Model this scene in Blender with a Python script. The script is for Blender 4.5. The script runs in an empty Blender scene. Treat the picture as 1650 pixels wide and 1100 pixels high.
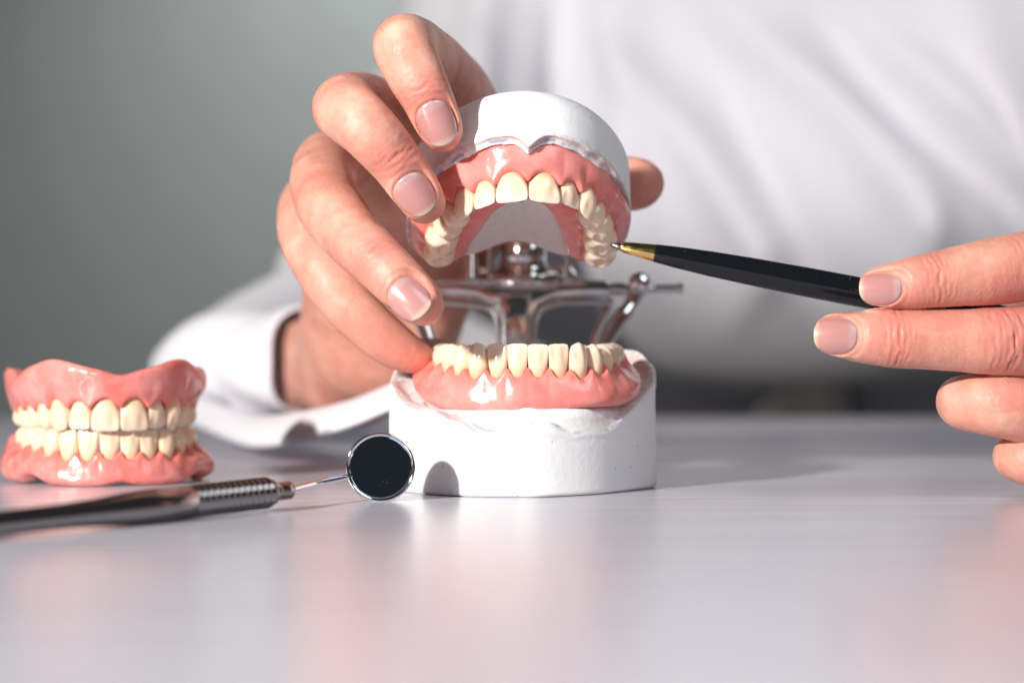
import bpy, math, random
import numpy as np
from mathutils import Vector, Matrix, noise

random.seed(7); rng = np.random.default_rng(7)
S = 0.01                       # all shapes below are written in centimetres
sc = bpy.context.scene
C = sc.collection

# ------------------------------------------------------------------ camera
CAMY, CAMZ, FP = -60.0, 4.18, 3750.0
cam_d = bpy.data.cameras.new('camera'); cam = bpy.data.objects.new('camera', cam_d); C.objects.link(cam)
cam.location = (0, CAMY*S, CAMZ*S); cam.rotation_euler = (math.radians(90), 0, 0)
cam_d.sensor_width = 36; cam_d.lens = 36*FP/1650; cam_d.shift_y = -20/1650
cam_d.clip_start = 0.01; cam_d.clip_end = 50
cam_d.dof.use_dof = True; cam_d.dof.focus_distance = 0.575; cam_d.dof.aperture_fstop = 8.2
cam_d.dof.aperture_blades = 0
sc.camera = cam
# ------------------------------------------------------------------ world, exposure
W = bpy.data.worlds.new('World'); sc.world = W; W.use_nodes = True
W.node_tree.nodes['Background'].inputs[0].default_value = (0.92, 0.95, 1.0, 1)
W.node_tree.nodes['Background'].inputs[1].default_value = 0.042
sc.view_settings.view_transform = 'Standard'; sc.view_settings.look = 'None'
sc.view_settings.exposure = 0.10; sc.view_settings.gamma = 1.0
# ------------------------------------------------------------------ lamps
def lamp(kind, name, loc, target, power, size=0.1, color=(1, 1, 1), **kw):
    d = bpy.data.lights.new(name, kind); d.energy = power; d.color = color
    o = bpy.data.objects.new(name, d); C.objects.link(o)
    o.location = [c*S for c in loc]
    v = Vector(target)-Vector(loc); o.rotation_euler = v.to_track_quat('-Z', 'Y').to_euler()
    if kind == 'AREA':
        d.shape = 'DISK'; d.size = size
    else:
        d.shadow_soft_size = size
    for k, val in kw.items(): setattr(d, k, val)
    return o
lamp('AREA', 'key_lamp', (-66, -86, 39), (0, 0, 5), 21, 0.06, (1.0, 0.965, 0.92))
lamp('AREA', 'added_fill', (80, -60, 100), (0, 0, 4), 6, 0.9, (0.9, 0.95, 1.0))  # unseen soft fill, added to lift the shadow side
lamp('SPOT', 'added_wall_spot', (20, 135, 105), (-4, 190, 52), 95, 0.15, (1.0, 1.0, 1.0), spot_size=math.radians(62), spot_blend=1.0)  # unseen spot, added to brighten the upper wall

def P(px, py, d):
    return np.array([(px-825)/FP*d, d+CAMY, CAMZ-(py-530)/FP*d])

# ------------------------------------------------------------------ helpers
def mesh_obj(name, verts, faces, mat=None, parent=None, smooth=True, attrs=None):
    me = bpy.data.meshes.new(name)
    v = np.asarray(verts, dtype=np.float64)*S
    me.from_pydata([], [], []) if False else None
    if isinstance(faces, np.ndarray) and faces.ndim == 2:
        n, k = faces.shape
        me.vertices.add(len(v)); me.vertices.foreach_set('co', v.ravel())
        me.loops.add(n*k); me.loops.foreach_set('vertex_index', faces.astype(np.int32).ravel())
        me.polygons.add(n); me.polygons.foreach_set('loop_start', np.arange(0, n*k, k, dtype=np.int32))
        me.update(calc_edges=True)
    else:
        me.from_pydata(v.tolist(), [], [list(map(int, f)) for f in faces]); me.update()
    me.validate()
    if attrs:
        for k, a in attrs.items():
            at = me.attributes.new(k, 'FLOAT', 'POINT'); at.data.foreach_set('value', np.asarray(a, dtype=np.float32))
    me.polygons.foreach_set('use_smooth', [smooth]*len(me.polygons))
    if mat: me.materials.append(mat)
    o = bpy.data.objects.new(name, me); C.objects.link(o)
    if parent is not None: o.parent = parent
    return o

def tag(o, label=None, cat=None, group=None, kind=None):
    if label: o['label'] = label
    if cat: o['category'] = cat
    if group: o['group'] = group
    if kind: o['kind'] = kind
    return o

def empty(name, loc, rot=(0, 0, 0)):
    o = bpy.data.objects.new(name, None); C.objects.link(o)
    o.empty_display_size = 0.01
    o.location = [c*S for c in loc]; o.rotation_euler = rot
    return o

def grid_faces(nu, nv, closed_u=False, flip=False):
    iu = np.arange(nu if closed_u else nu-1); iv = np.arange(nv-1)
    a, b = np.meshgrid(iu, iv, indexing='ij'); a = a.ravel(); b = b.ravel(); a2 = (a+1) % nu
    f = np.stack([a*nv+b, a2*nv+b, a2*nv+b+1, a*nv+b+1], 1)
    return f[:, ::-1] if flip else f

def catmull(ctrl, n, closed=False):
    """ctrl (..., k, dims) -> (..., n, dims)"""
    ctrl = np.asarray(ctrl, float); k = ctrl.shape[-2]
    m = k if closed else k-1
    t = np.linspace(0, m, n, endpoint=not closed); i = np.minimum(t.astype(int), m-1); f = (t-i)[:, None]
    if closed:
        g = lambda j: ctrl[..., (i+j) % k, :]
    else:
        g = lambda j: ctrl[..., np.clip(i+j, 0, k-1), :]
    p0, p1, p2, p3 = g(-1), g(0), g(1), g(2)
    return 0.5*((2*p1)+(-p0+p2)*f+(2*p0-5*p1+4*p2-p3)*f**2+(-p0+3*p1-3*p2+p3)*f**3)

def ss(a, b, x):
    t = np.clip((x-a)/(b-a), 0, 1); return t*t*(3-2*t)

def vnoise(p, scale, seed=0.0):
    """cheap smooth noise from sines, vectorised"""
    p = np.asarray(p)*scale+seed
    x, y, z = p[..., 0], p[..., 1], p[..., 2]
    return (np.sin(1.7*x+1.3*np.sin(1.1*y+.7*z))+np.sin(1.9*y+1.2*np.sin(1.3*z+.9*x)+2)+np.sin(2.1*z+1.4*np.sin(1.2*x-.8*y)+4))/3

def tube(path, radii, nseg=24, caps=True, name=None):
    """round tube along a path; returns verts, faces"""
    path = np.asarray(path, float); n = len(path); radii = np.broadcast_to(radii, (n,))
    T = np.gradient(path, axis=0); 
    for i in range(n):
        l = np.linalg.norm(T[i]); T[i] = T[i]/l if l > 1e-9 else (T[i-1] if i else np.array([0, 0, 1.]))
    ref = np.array([0, 0, 1.]) if abs(T[0][2]) < .9 else np.array([1., 0, 0])
    V = []
    for i in range(n):
        s = np.cross(T[i], ref); s /= np.linalg.norm(s)+1e-9; u = np.cross(s, T[i])
        a = np.linspace(0, 2*math.pi, nseg, endpoint=False)
        V.append(path[i]+radii[i]*(np.cos(a)[:, None]*s+np.sin(a)[:, None]*u))
    V = np.concatenate(V)
    F = []
    for i in range(n-1):
        for j in range(nseg):
            j2 = (j+1) % nseg
            F.append((i*nseg+j, i*nseg+j2, (i+1)*nseg+j2, (i+1)*nseg+j))
    if caps:
        F.append(tuple(range(nseg))[::-1]); F.append(tuple((n-1)*nseg+j for j in range(nseg)))
    return V, F

def axis_lathe(a, d, prof, nseg=48):
    """lathe profile [(dist along, radius)] about the axis from a in unit dir d"""
    a = np.asarray(a, float); d = np.asarray(d, float); d = d/np.linalg.norm(d)
    ref = np.array([0, 0, 1.]); s = np.cross(d, ref); s /= np.linalg.norm(s); u = np.cross(s, d)
    th = np.linspace(0, 2*math.pi, nseg, endpoint=False)
    V = np.concatenate([a+d*t+r*(np.cos(th)[:, None]*s+np.sin(th)[:, None]*u) for t, r in prof])
    n = len(prof); F = []
    for i in range(n-1):
        for j in range(nseg):
            j2 = (j+1) % nseg
            F.append((i*nseg+j, (i+1)*nseg+j, (i+1)*nseg+j2, i*nseg+j2))
    F.append(tuple(range(nseg))); F.append(tuple((n-1)*nseg+j for j in range(nseg))[::-1])
    return V, F

def smooth_angle(o, deg=35):
    me = o.data
    try: me.set_sharp_from_angle(angle=math.radians(deg))
    except Exception: pass
    return o

def bevel(o, w, seg=3):
    m = o.modifiers.new('bevel', 'BEVEL'); m.width = w*S; m.segments = seg; m.limit_method = 'ANGLE'; m.angle_limit = math.radians(35)
    m.harden_normals = False
    return o

# ---------------------------------------------------------------- surface nets
def surface_nets(F, org, h):
    ins = F < 0
    nx, ny, nz = F.shape
    cnt = np.zeros((nx-1, ny-1, nz-1), np.int8)
    for dx in (0, 1):
        for dy in (0, 1):
            for dz in (0, 1):
                cnt += ins[dx:nx-1+dx, dy:ny-1+dy, dz:nz-1+dz]
    act = (cnt > 0) & (cnt < 8)
    idx = np.full(act.shape, -1, np.int32); I = np.argwhere(act); idx[act] = np.arange(len(I))
    acc = np.zeros((len(I), 3)); num = np.zeros(len(I))
    corners = [(0, 0, 0), (1, 0, 0), (0, 1, 0), (1, 1, 0), (0, 0, 1), (1, 0, 1), (0, 1, 1), (1, 1, 1)]
    fv = [F[I[:, 0]+c[0], I[:, 1]+c[1], I[:, 2]+c[2]].astype(float) for c in corners]
    for a in range(8):
        for b in range(a+1, 8):
            ca, cb = np.array(corners[a]), np.array(corners[b])
            if np.abs(ca-cb).sum() != 1: continue
            fa, fb = fv[a], fv[b]; m = (fa < 0) != (fb < 0)
            t = np.where(m, fa/np.where(m, fa-fb, 1), 0)
            acc += np.where(m[:, None], ca+t[:, None]*(cb-ca), 0); num += m
    V = (I+acc/num[:, None])*h+org
    faces = []
    for ax in range(3):
        sl0 = [slice(None)]*3; sl1 = [slice(None)]*3
        sl0[ax] = slice(0, F.shape[ax]-1); sl1[ax] = slice(1, F.shape[ax])
        A = ins[tuple(sl0)]; B = ins[tuple(sl1)]
        E = np.argwhere(A != B)
        o1, o2 = (ax+1) % 3, (ax+2) % 3
        ok = (E[:, o1] > 0) & (E[:, o2] > 0) & (E[:, o1] < F.shape[o1]-1) & (E[:, o2] < F.shape[o2]-1)
        E = E[ok]
        def cell(d1, d2):
            c = E.copy(); c[:, o1] += d1; c[:, o2] += d2
            return idx[c[:, 0], c[:, 1], c[:, 2]]
        q = np.stack([cell(-1, -1), cell(0, -1), cell(0, 0), cell(-1, 0)], 1)
        s = A[E[:, 0], E[:, 1], E[:, 2]]
        q = np.where(s[:, None], q, q[:, ::-1])
        faces.append(q)
    return V, np.concatenate(faces)

def laplace(V, Fc, it=2, lam=.5):
    e = np.concatenate([Fc[:, [0, 1]], Fc[:, [1, 2]], Fc[:, [2, 3]], Fc[:, [3, 0]]])
    n = len(V); deg = np.bincount(e[:, 0], minlength=n)+np.bincount(e[:, 1], minlength=n)
    for _ in range(it):
        a = np.stack([np.bincount(e[:, 0], V[e[:, 1], k], minlength=n)+np.bincount(e[:, 1], V[e[:, 0], k], minlength=n) for k in range(3)], 1)
        V = V+lam*(a/deg[:, None]-V)
    return V

def vert_normals(V, Fc):
    a = V[Fc[:, 2]]-V[Fc[:, 0]]; b = V[Fc[:, 3]]-V[Fc[:, 1]]; nf = np.cross(a, b)
    N = np.zeros_like(V)
    for k in range(4):
        for c in range(3): N[:, c] += np.bincount(Fc[:, k], nf[:, c], minlength=len(V))
    return N/(np.linalg.norm(N, axis=1, keepdims=True)+1e-12)

class Vol:
    def __init__(s, lo, hi, h):
        s.lo = np.array(lo, float); s.h = h
        s.n = np.ceil((np.array(hi)-s.lo)/h).astype(int)+1
        s.F = np.full(s.n, 3.0, np.float32)
    def region(s, lo, hi):
        a = np.clip(np.floor((np.asarray(lo)-s.lo)/s.h).astype(int), 0, s.n-1)
        b = np.clip(np.ceil((np.asarray(hi)-s.lo)/s.h).astype(int)+1, 1, s.n)
        sl = tuple(slice(a[i], b[i]) for i in range(3))
        ax = [(np.arange(a[i], b[i])*s.h+s.lo[i]).astype(np.float32) for i in range(3)]
        return sl, np.meshgrid(*ax, indexing='ij', sparse=True)
    def merge(s, sl, D, k, op='add'):
        A = s.F[sl]
        if op == 'sub': A, D, sg = -A, D, -1
        else: sg = 1
        if k > 0:
            hh = np.clip(0.5+0.5*(A-D)/k, 0, 1); R = A*(1-hh)+D*hh-k*hh*(1-hh)
        else: R = np.minimum(A, D)
        s.F[sl] = sg*R
    def chain(s, pts, rad, k=.1, n=None, margin=.9, op='add', flat=None):
        pts = np.asarray(pts, float); rad = np.asarray(rad, float)
        if n is None: n = 5*(len(pts)-1)+1
        Q = catmull(np.concatenate([pts, rad[:, None]], 1), n) if len(pts) > 2 else np.concatenate([pts, rad[:, None]], 1)
        P3, R = Q[:, :3], Q[:, 3]; m = R.max()+margin
        sl, (X, Y, Z) = s.region(P3.min(0)-m, P3.max(0)+m)
        D = None
        for i in range(len(P3)-1):
            a, b = P3[i], P3[i+1]; ab = b-a; L2 = ab@ab+1e-12
            t = np.clip(((X-a[0])*ab[0]+(Y-a[1])*ab[1]+(Z-a[2])*ab[2])/L2, 0, 1)
            d = np.sqrt((X-a[0]-t*ab[0])**2+(Y-a[1]-t*ab[1])**2+(Z-a[2]-t*ab[2])**2)-(R[i]+(R[i+1]-R[i])*t)
            D = d if D is None else np.minimum(D, d)
        s.merge(sl, D.astype(np.float32), k, op)
        return P3, R
    def ellipsoid(s, c, r, k=.1, op='add', margin=.9):
        c = np.array(c, float); r = np.array(r, float)
        sl, (X, Y, Z) = s.region(c-r-margin, c+r+margin)
        q = np.sqrt(((X-c[0])/r[0])**2+((Y-c[1])/r[1])**2+((Z-c[2])/r[2])**2)
        s.merge(sl, ((q-1)*r.min()).astype(np.float32), k, op)
    def mesh(s, smooth=2):
        for ax in range(3):
            for e in (0, -1):
                sl = [slice(None)]*3; sl[ax] = e; s.F[tuple(sl)] = np.maximum(s.F[tuple(sl)], .3*s.h)
        V, Fc = surface_nets(s.F, s.lo, s.h)
        lab = np.arange(len(V))
        while True:                                   # connected pieces by label spreading
            m = lab[Fc].min(1); new = lab.copy()
            for k in range(4): np.minimum.at(new, Fc[:, k], m)
            new = new[new]; new = new[new]
            if (new == lab).all(): break
            lab = new
        big = np.bincount(lab).argmax(); keepv = lab == big
        Fc = Fc[keepv[Fc[:, 0]]]; mp = np.cumsum(keepv)-1; V = V[keepv]; Fc = mp[Fc]
        return laplace(V, Fc, smooth), Fc

# ------------------------------------------------------------------ materials
def mat(name):
    m = bpy.data.materials.new(name); m.use_nodes = True
    nt = m.node_tree; return m, nt, nt.nodes['Principled BSDF']
def N(nt, t, **kw):
    n = nt.nodes.new(t)
    for k, v in kw.items():
        if k in n.inputs: n.inputs[k].default_value = v
        else: setattr(n, k, v)
    return n
def L(nt, a, b): nt.links.new(a, b)
def coords(nt, scale=(1, 1, 1)):
    tc = nt.nodes.new('ShaderNodeTexCoord'); mp = nt.nodes.new('ShaderNodeMapping')
    mp.inputs['Scale'].default_value = [100*c for c in scale]      # texture space in centimetres
    L(nt, tc.outputs['Object'], mp.inputs['Vector']); return mp.outputs['Vector']
def noise_n(nt, vec, scale, detail=3, rough=.5):
    n = N(nt, 'ShaderNodeTexNoise', Scale=scale, Detail=detail, Roughness=rough); L(nt, vec, n.inputs['Vector']); return n
def ramp(nt, fac, stops):
    r = nt.nodes.new('ShaderNodeValToRGB'); e = r.color_ramp.elements
    while len(e) < len(stops): e.new(.5)
    for i, (p, c) in enumerate(stops): e[i].position = p; e[i].color = (*c, 1) if len(c) == 3 else c
    L(nt, fac, r.inputs['Fac']); return r.outputs['Color']
def mix(nt, fac, a, b, mode='MIX'):
    m = nt.nodes.new('ShaderNodeMix'); m.data_type = 'RGBA'; m.blend_type = mode
    for s_, v in ((m.inputs[0], fac), (m.inputs[6], a), (m.inputs[7], b)):
        if hasattr(v, 'is_linked') or hasattr(v, 'links'): L(nt, v, s_)
        elif isinstance(v, (int, float)): s_.default_value = v
        else: s_.default_value = (*v, 1)
    return m.outputs[2]
def attr(nt, name):
    a = nt.nodes.new('ShaderNodeAttribute'); a.attribute_name = name; return a.outputs['Fac']
def math_n(nt, op, a, b=0.0, clamp=False):
    m = nt.nodes.new('ShaderNodeMath'); m.operation = op; m.use_clamp = clamp
    for s_, v in ((m.inputs[0], a), (m.inputs[1], b)):
        if hasattr(v, 'links'): L(nt, v, s_)
        else: s_.default_value = v
    return m.outputs[0]
def bump(nt, bs, h, strength=.3, dist=.02, prev=None):
    b = N(nt, 'ShaderNodeBump', Strength=strength, Distance=dist*S); L(nt, h, b.inputs['Height'])
    if prev is not None: L(nt, prev, b.inputs['Normal'])
    L(nt, b.outputs['Normal'], bs.inputs['Normal']); return b.outputs['Normal']
def setp(bs, **kw):
    for k, v in kw.items(): bs.inputs[k.replace('_', ' ')].default_value = v

# skin
def make_skin():
    m, nt, bs = mat('skin')
    v = coords(nt)
    n1 = noise_n(nt, v, 1.3, 5, .6); n2 = noise_n(nt, v, 6, 3, .6)
    base = ramp(nt, n1.outputs['Fac'], [(.3, (.56, .215, .155)), (.5, (.69, .33, .24)), (.72, (.79, .465, .36))])
    red = math_n(nt, 'MULTIPLY', attr(nt, 'red'), 0.95, True)
    base = mix(nt, red, base, (.64, .19, .15))
    base = mix(nt, math_n(nt, 'MULTIPLY', n2.outputs['Fac'], .30), base, (.80, .50, .40))
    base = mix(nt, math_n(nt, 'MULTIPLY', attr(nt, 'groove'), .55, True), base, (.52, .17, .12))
    L(nt, base, bs.inputs['Base Color'])
    setp(bs, Roughness=.42, Subsurface_Weight=.35, Subsurface_Scale=.25*S)
    bs.inputs['Subsurface Radius'].default_value = (1.0, .35, .2)
    bs.inputs['Specular IOR Level'].default_value = .36
    rr = ramp(nt, n2.outputs['Fac'], [(.3, (.34,)*3), (.7, (.52,)*3)]); L(nt, rr, bs.inputs['Roughness'])
    vo = N(nt, 'ShaderNodeTexVoronoi', Scale=13.0); vo.feature = 'DISTANCE_TO_EDGE'
    wn = noise_n(nt, v, 5, 2); va = N(nt, 'ShaderNodeVectorMath'); va.operation = 'MULTIPLY_ADD'
    L(nt, wn.outputs['Color'], va.inputs[0]); va.inputs[1].default_value = (.3,)*3; L(nt, v, va.inputs[2]); L(nt, va.outputs[0], vo.inputs['Vector'])
    p = bump(nt, bs, vo.outputs['Distance'], .6, .014)
    n3 = noise_n(nt, v, 22, 3, .6); p = bump(nt, bs, n3.outputs['Fac'], .45, .014, p)
    n5 = noise_n(nt, v, 3.5, 4, .6); p = bump(nt, bs, n5.outputs['Fac'], .4, .05, p)
    return m
SKIN = make_skin()

def make_nail():
    m, nt, bs = mat('fingernail')
    v = coords(nt)
    a = attr(nt, 'along')
    base = ramp(nt, a, [(0.0, (.50, .30, .28)), (.15, (.52, .33, .32)), (.26, (.53, .245, .225)), (.88, (.55, .25, .22)), (.94, (.60, .40, .30)), (1.0, (.66, .50, .38))])
    n1 = noise_n(nt, v, 2.2, 2); base = mix(nt, math_n(nt, 'MULTIPLY', n1.outputs['Fac'],   .35), base, (.54, .31, .32))
    L(nt, base, bs.inputs['Base Color']); setp(bs, Roughness=.28, Subsurface_Weight=.25, Subsurface_Scale=.15*S, Coat_Weight=1.0, Coat_Roughness=.24)
    bs.inputs['Subsurface Radius'].default_value = (1, .4, .3)
    n3 = noise_n(nt, v, 8, 3); bump(nt, bs, n3.outputs['Fac'], .25, .008)
    return m
NAIL = make_nail()

def make_gum(name='pink_acrylic', c0=(.82, .215, .19), c1=(.88, .34, .30), sss=.35):
    m, nt, bs = mat(name)
    v = coords(nt)
    n1 = noise_n(nt, v, 1.4, 4, .6); n2 = noise_n(nt, v, 9, 3, .6)
    base = ramp(nt, n1.outputs['Fac'], [(.32, c0), (.68, c1)])
    base = mix(nt, math_n(nt, 'MULTIPLY', attr(nt, 'papilla'), .5, True), base, (.80, .15, .11))
    L(nt, base, bs.inputs['Base Color'])
    setp(bs, Roughness=.2, Subsurface_Weight=sss, Subsurface_Scale=.25*S, Coat_Weight=.3, Coat_Roughness=.16)
    bs.inputs['Subsurface Radius'].default_value = (1, .3, .25)
    L(nt, ramp(nt, n2.outputs['Fac'], [(.35, (.14,)*3), (.7, (.30,)*3)]), bs.inputs['Roughness'])
    n4 = noise_n(nt, v, 3.2, 3, .55); p = bump(nt, bs, n4.outputs['Fac'], .22, .04)
    bump(nt, bs, n2.outputs['Fac'], .15, .012, p)
    return m
GUM = make_gum()
GUM2 = make_gum('cured_pink_acrylic', (.72, .18, .155), (.85, .33, .30), .4)

def make_tooth(name, neck, mid, edge):
    m, nt, bs = mat(name)
    v = coords(nt)
    base = ramp(nt, attr(nt, 'rise'), [(0.0, edge), (.30, mid), (.7, mid), (1.0, neck)])
    n1 = noise_n(nt, v, 3, 2); base = mix(nt, math_n(nt, 'MULTIPLY', n1.outputs['Fac'], .22), base, (.86, .69, .50))
    L(nt, base, bs.inputs['Base Color'])
    setp(bs, Roughness=.18, Subsurface_Weight=.3, Subsurface_Scale=.15*S, Coat_Weight=.3, Coat_Roughness=.08)
    bs.inputs['Subsurface Radius'].default_value = (1, .8, .6)
    n3 = noise_n(nt, v, 6, 2); bump(nt, bs, n3.outputs['Fac'], .22, .012)
    return m
TOOTH = make_tooth('tooth_porcelain', (.80, .45, .26), (.87, .645, .46), (.83, .70, .57))
TOOTH2 = make_tooth('cured_tooth_resin', (.76, .47, .29), (.83, .635, .45), (.77, .67, .55))

def make_plaster():
    m, nt, bs = mat('plaster')
    v = coords(nt)
    n1 = noise_n(nt, v, .8, 4, .6); n2 = noise_n(nt, v, 5, 5, .65); n3 = noise_n(nt, v, 28, 4, .6)
    base = ramp(nt, n1.outputs['Fac'], [(.3, (.85, .855, .865)), (.7, (.90, .90, .895))])
    # pink-brown wax residue and blue pencil, both worn marks with an outline of their own
    st = math_n(nt, 'MULTIPLY', attr(nt, 'residue'), ramp(nt, n2.outputs['Fac'], [(.36, (0,)*3), (.64, (1,)*3)]), True)
    base = mix(nt, math_n(nt, 'MULTIPLY', st, .55), base, (.40, .22, .20))
    base = mix(nt, math_n(nt, 'MULTIPLY', attr(nt, 'residue'), .30, True), base, (.60, .42, .38))
    nb = noise_n(nt, v, 2.4, 3, .6)
    pc = math_n(nt, 'MULTIPLY', attr(nt, 'pencil'), ramp(nt, nb.outputs['Fac'], [(.48, (0,)*3), (.56, (1,)*3)]), True)
    base = mix(nt, math_n(nt, 'MULTIPLY', pc, .65), base, (.10, .13, .30))
    base = mix(nt, math_n(nt, 'MULTIPLY', ramp(nt, noise_n(nt, v, .55, 2).outputs['Fac'], [(.56, (0,)*3), (.72, (1,)*3)]), .12), base, (.45, .55, .85))
    vo = N(nt, 'ShaderNodeTexVoronoi', Scale=2.3); L(nt, v, vo.inputs['Vector'])
    pit = ramp(nt, vo.outputs['Distance'], [(.0, (1,)*3), (.05, (1,)*3), (.085, (0,)*3)])
    base = mix(nt, math_n(nt, 'MULTIPLY', pit, .5), base, (.25, .24, .22))
    L(nt, base, bs.inputs['Base Color']); setp(bs, Roughness=.62)
    bs.inputs['Specular IOR Level'].default_value = .3
    p = bump(nt, bs, n2.outputs['Fac'], .35, .04); p = bump(nt, bs, n3.outputs['Fac'], .3, .012, p)
    vs = coords(nt, (6, 6, .8)); ns = noise_n(nt, vs, .7, 3, .6); p = bump(nt, bs, ns.outputs['Fac'], .02, .02, p)
    bump(nt, bs, math_n(nt, 'MULTIPLY', pit, -1.0), .5, .03, p)
    return m
PLASTER = make_plaster()

def make_chrome(name='chrome', col=(.74, .73, .72), r=.08, bmp=.15):
    m, nt, bs = mat(name); setp(bs, Metallic=1.0, Roughness=r, Base_Color=(*col, 1))
    v = coords(nt); n = noise_n(nt, v, 9, 4, .6)
    L(nt, ramp(nt, n.outputs['Fac'], [(.3, (max(r-.05, .03),)*3), (.75, (r+.08,)*3)]), bs.inputs['Roughness'])
    n2 = noise_n(nt, v, 2.5, 2); bump(nt, bs, n2.outputs['Fac'], bmp, .02)
    return m
CHROME = make_chrome(); STEEL = make_chrome('brushed_steel', (.30, .29, .285), .17, .02); BRIGHT = make_chrome('polished_steel', (.8, .8, .8), .07)
GOLD = make_chrome('gold_plate', (.83, .60, .22), .13)

def simple(name, col, r=.4, **kw):
    m, nt, bs = mat(name); setp(bs, Base_Color=(*col, 1), Roughness=r, **kw); return m, nt, bs
def make_black():
    m, nt, bs = simple('black_lacquer', (.004, .005, .007), .08)
    v = coords(nt, (1, 1, 1)); n = noise_n(nt, v, 14, 5, .7)
    L(nt, ramp(nt, n.outputs['Fac'], [(.45, (.05,)*3), (.8, (.16,)*3)]), bs.inputs['Roughness'])
    vo = N(nt, 'ShaderNodeTexVoronoi', Scale=9.0); L(nt, v, vo.inputs['Vector'])
    big = noise_n(nt, v, .8, 2)
    sp = math_n(nt, 'MULTIPLY', ramp(nt, vo.outputs['Distance'], [(0, (1,)*3), (.05, (1,)*3), (.09, (0,)*3)]), ramp(nt, big.outputs['Fac'], [(.5, (0,)*3), (.6, (1,)*3)]))
    L(nt, mix(nt, sp, (.006, .007, .010), (.25, .26, .27)), bs.inputs['Base Color'])
    return m
LACQUER = make_black()
def make_glass():
    m, nt, bs = simple('mirror_glass', (.10, .14, .18), .04, Metallic=1.0)
    v = coords(nt); vo = N(nt, 'ShaderNodeTexVoronoi', Scale=16.0); L(nt, v, vo.inputs['Vector'])
    vo.inputs['Randomness'].default_value = 1
    sp = ramp(nt, vo.outputs['Distance'], [(0, (1,)*3), (.06, (1,)*3), (.12, (0,)*3)])
    big = noise_n(nt, v, 3, 2); sp = math_n(nt, 'MULTIPLY', sp, ramp(nt, big.outputs['Fac'], [(.56, (0,)*3), (.7, (1,)*3)]))
    L(nt, mix(nt, sp, (.30, .40, .50), (.6, .66, .7)), bs.inputs['Base Color'])
    L(nt, ramp(nt, sp, [(0, (.05,)*3), (1, (.6,)*3)]), bs.inputs['Roughness'])
    return m
GLASS = make_glass()

def make_table():
    m, nt, bs = mat('white_laminate')
    v = coords(nt, (.05, 1.2, 1)); n = noise_n(nt, v, 1.6, 5, .65)
    v2 = coords(nt, (.03, .16, 1)); n2 = noise_n(nt, v2, 1.0, 3, .6)
    base = ramp(nt, n.outputs['Fac'], [(.3, (.51, .49, .555)), (.7, (.585, .575, .65))])
    base = mix(nt, math_n(nt, 'MULTIPLY', n2.outputs['Fac'], .5), base, (.57, .54, .60))
    bs.inputs['Specular IOR Level'].default_value = .28
    L(nt, base, bs.inputs['Base Color'])
    L(nt, ramp(nt, n.outputs['Fac'], [(.3, (.19,)*3), (.7, (.28,)*3)]), bs.inputs['Roughness'])
    bump(nt, bs, n.outputs['Fac'], .06, .01)
    return m
TABLE = make_table()
def make_cloth(name='white_cotton', c=(.79, .775, .82)):
    m, nt, bs = mat(name); v = coords(nt)
    n = noise_n(nt, v, .12, 3); L(nt, ramp(nt, n.outputs['Fac'], [(.3, tuple(x*.95 for x in c)), (.7, c)]), bs.inputs['Base Color'])
    setp(bs, Roughness=.85, Sheen_Weight=.2); n2 = noise_n(nt, v, 10, 3); bump(nt, bs, n2.outputs['Fac'], .2, .03); return m
CLOTH = make_cloth(); SHADECLOTH = make_cloth('coat_shade_dark', (.05, .046, .046))  # the dark cloth has the coat's shade put into its colour
WALLM = make_cloth('grey_green_paint', (.20, .217, .213))

# ------------------------------------------------------------------ setting
def box(name, lo, hi, m, parent=None, bev=0):
    x0, y0, z0 = lo; x1, y1, z1 = hi
    V = [(x0, y0, z0), (x1, y0, z0), (x1, y1, z0), (x0, y1, z0), (x0, y0, z1), (x1, y0, z1), (x1, y1, z1), (x0, y1, z1)]
    F = [(0, 3, 2, 1), (4, 5, 6, 7), (0, 1, 5, 4), (1, 2, 6, 5), (2, 3, 7, 6), (3, 0, 4, 7)]
    o = mesh_obj(name, V, F, m, parent, smooth=False)
    if bev: bevel(o, bev)
    return o
tag(box('table', (-95, -48, -3), (95, 50.5, 0), TABLE, bev=.25), 'white glossy laminate table top with faint grain', 'table', kind='structure')
tag(box('wall', (-260, 190, -90), (260, 200, 200), WALLM), kind='structure')
tag(box('floor', (-260, -200, -95), (260, 200, -90), make_cloth('grey_floor', (.2, .2, .2))), kind='structure')

# ------------------------------------------------------------------ teeth and dentures
class Arch:
    def __init__(s, a, b, n=2.3, tail=1.2):
        t = np.linspace(-math.pi/2, math.pi/2, 1201)
        x = a*np.sign(np.sin(t))*np.abs(np.sin(t))**(2/n); y = -b*np.abs(np.cos(t))**(2/n)
        p = np.stack([x, y], 1)
        k = 60; tl = np.linspace(tail, 0, k, endpoint=False)
        pre = np.stack([np.full(k, -a)+.04*tl, tl], 1); post = np.stack([np.full(k, a)-.04*tl[::-1], tl[::-1]], 1)
        p = np.concatenate([pre, p, post]); 
        # smooth resample
        for _ in range(60): p[1:-1] = .25*p[:-2]+.5*p[1:-1]+.25*p[2:]
        d = np.concatenate([[0], np.cumsum(np.linalg.norm(np.diff(p, axis=0), axis=1))]); d -= d[np.argmin(np.abs(p[:, 0])+(p[:, 1] > 0)*9)]
        s.d, s.p = d, p
        T = np.gradient(p, d, axis=0); T /= np.linalg.norm(T, axis=1)[:, None]; s.N = np.stack([T[:, 1], -T[:, 0]], 1)  # outward
    def at(s, q):
        f = lambda arr: np.stack([np.interp(q, s.d, arr[:, 0]), np.interp(q, s.d, arr[:, 1])], -1)
        n = f(s.N); return f(s.p), n/np.linalg.norm(n, axis=-1, keepdims=True)

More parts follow.
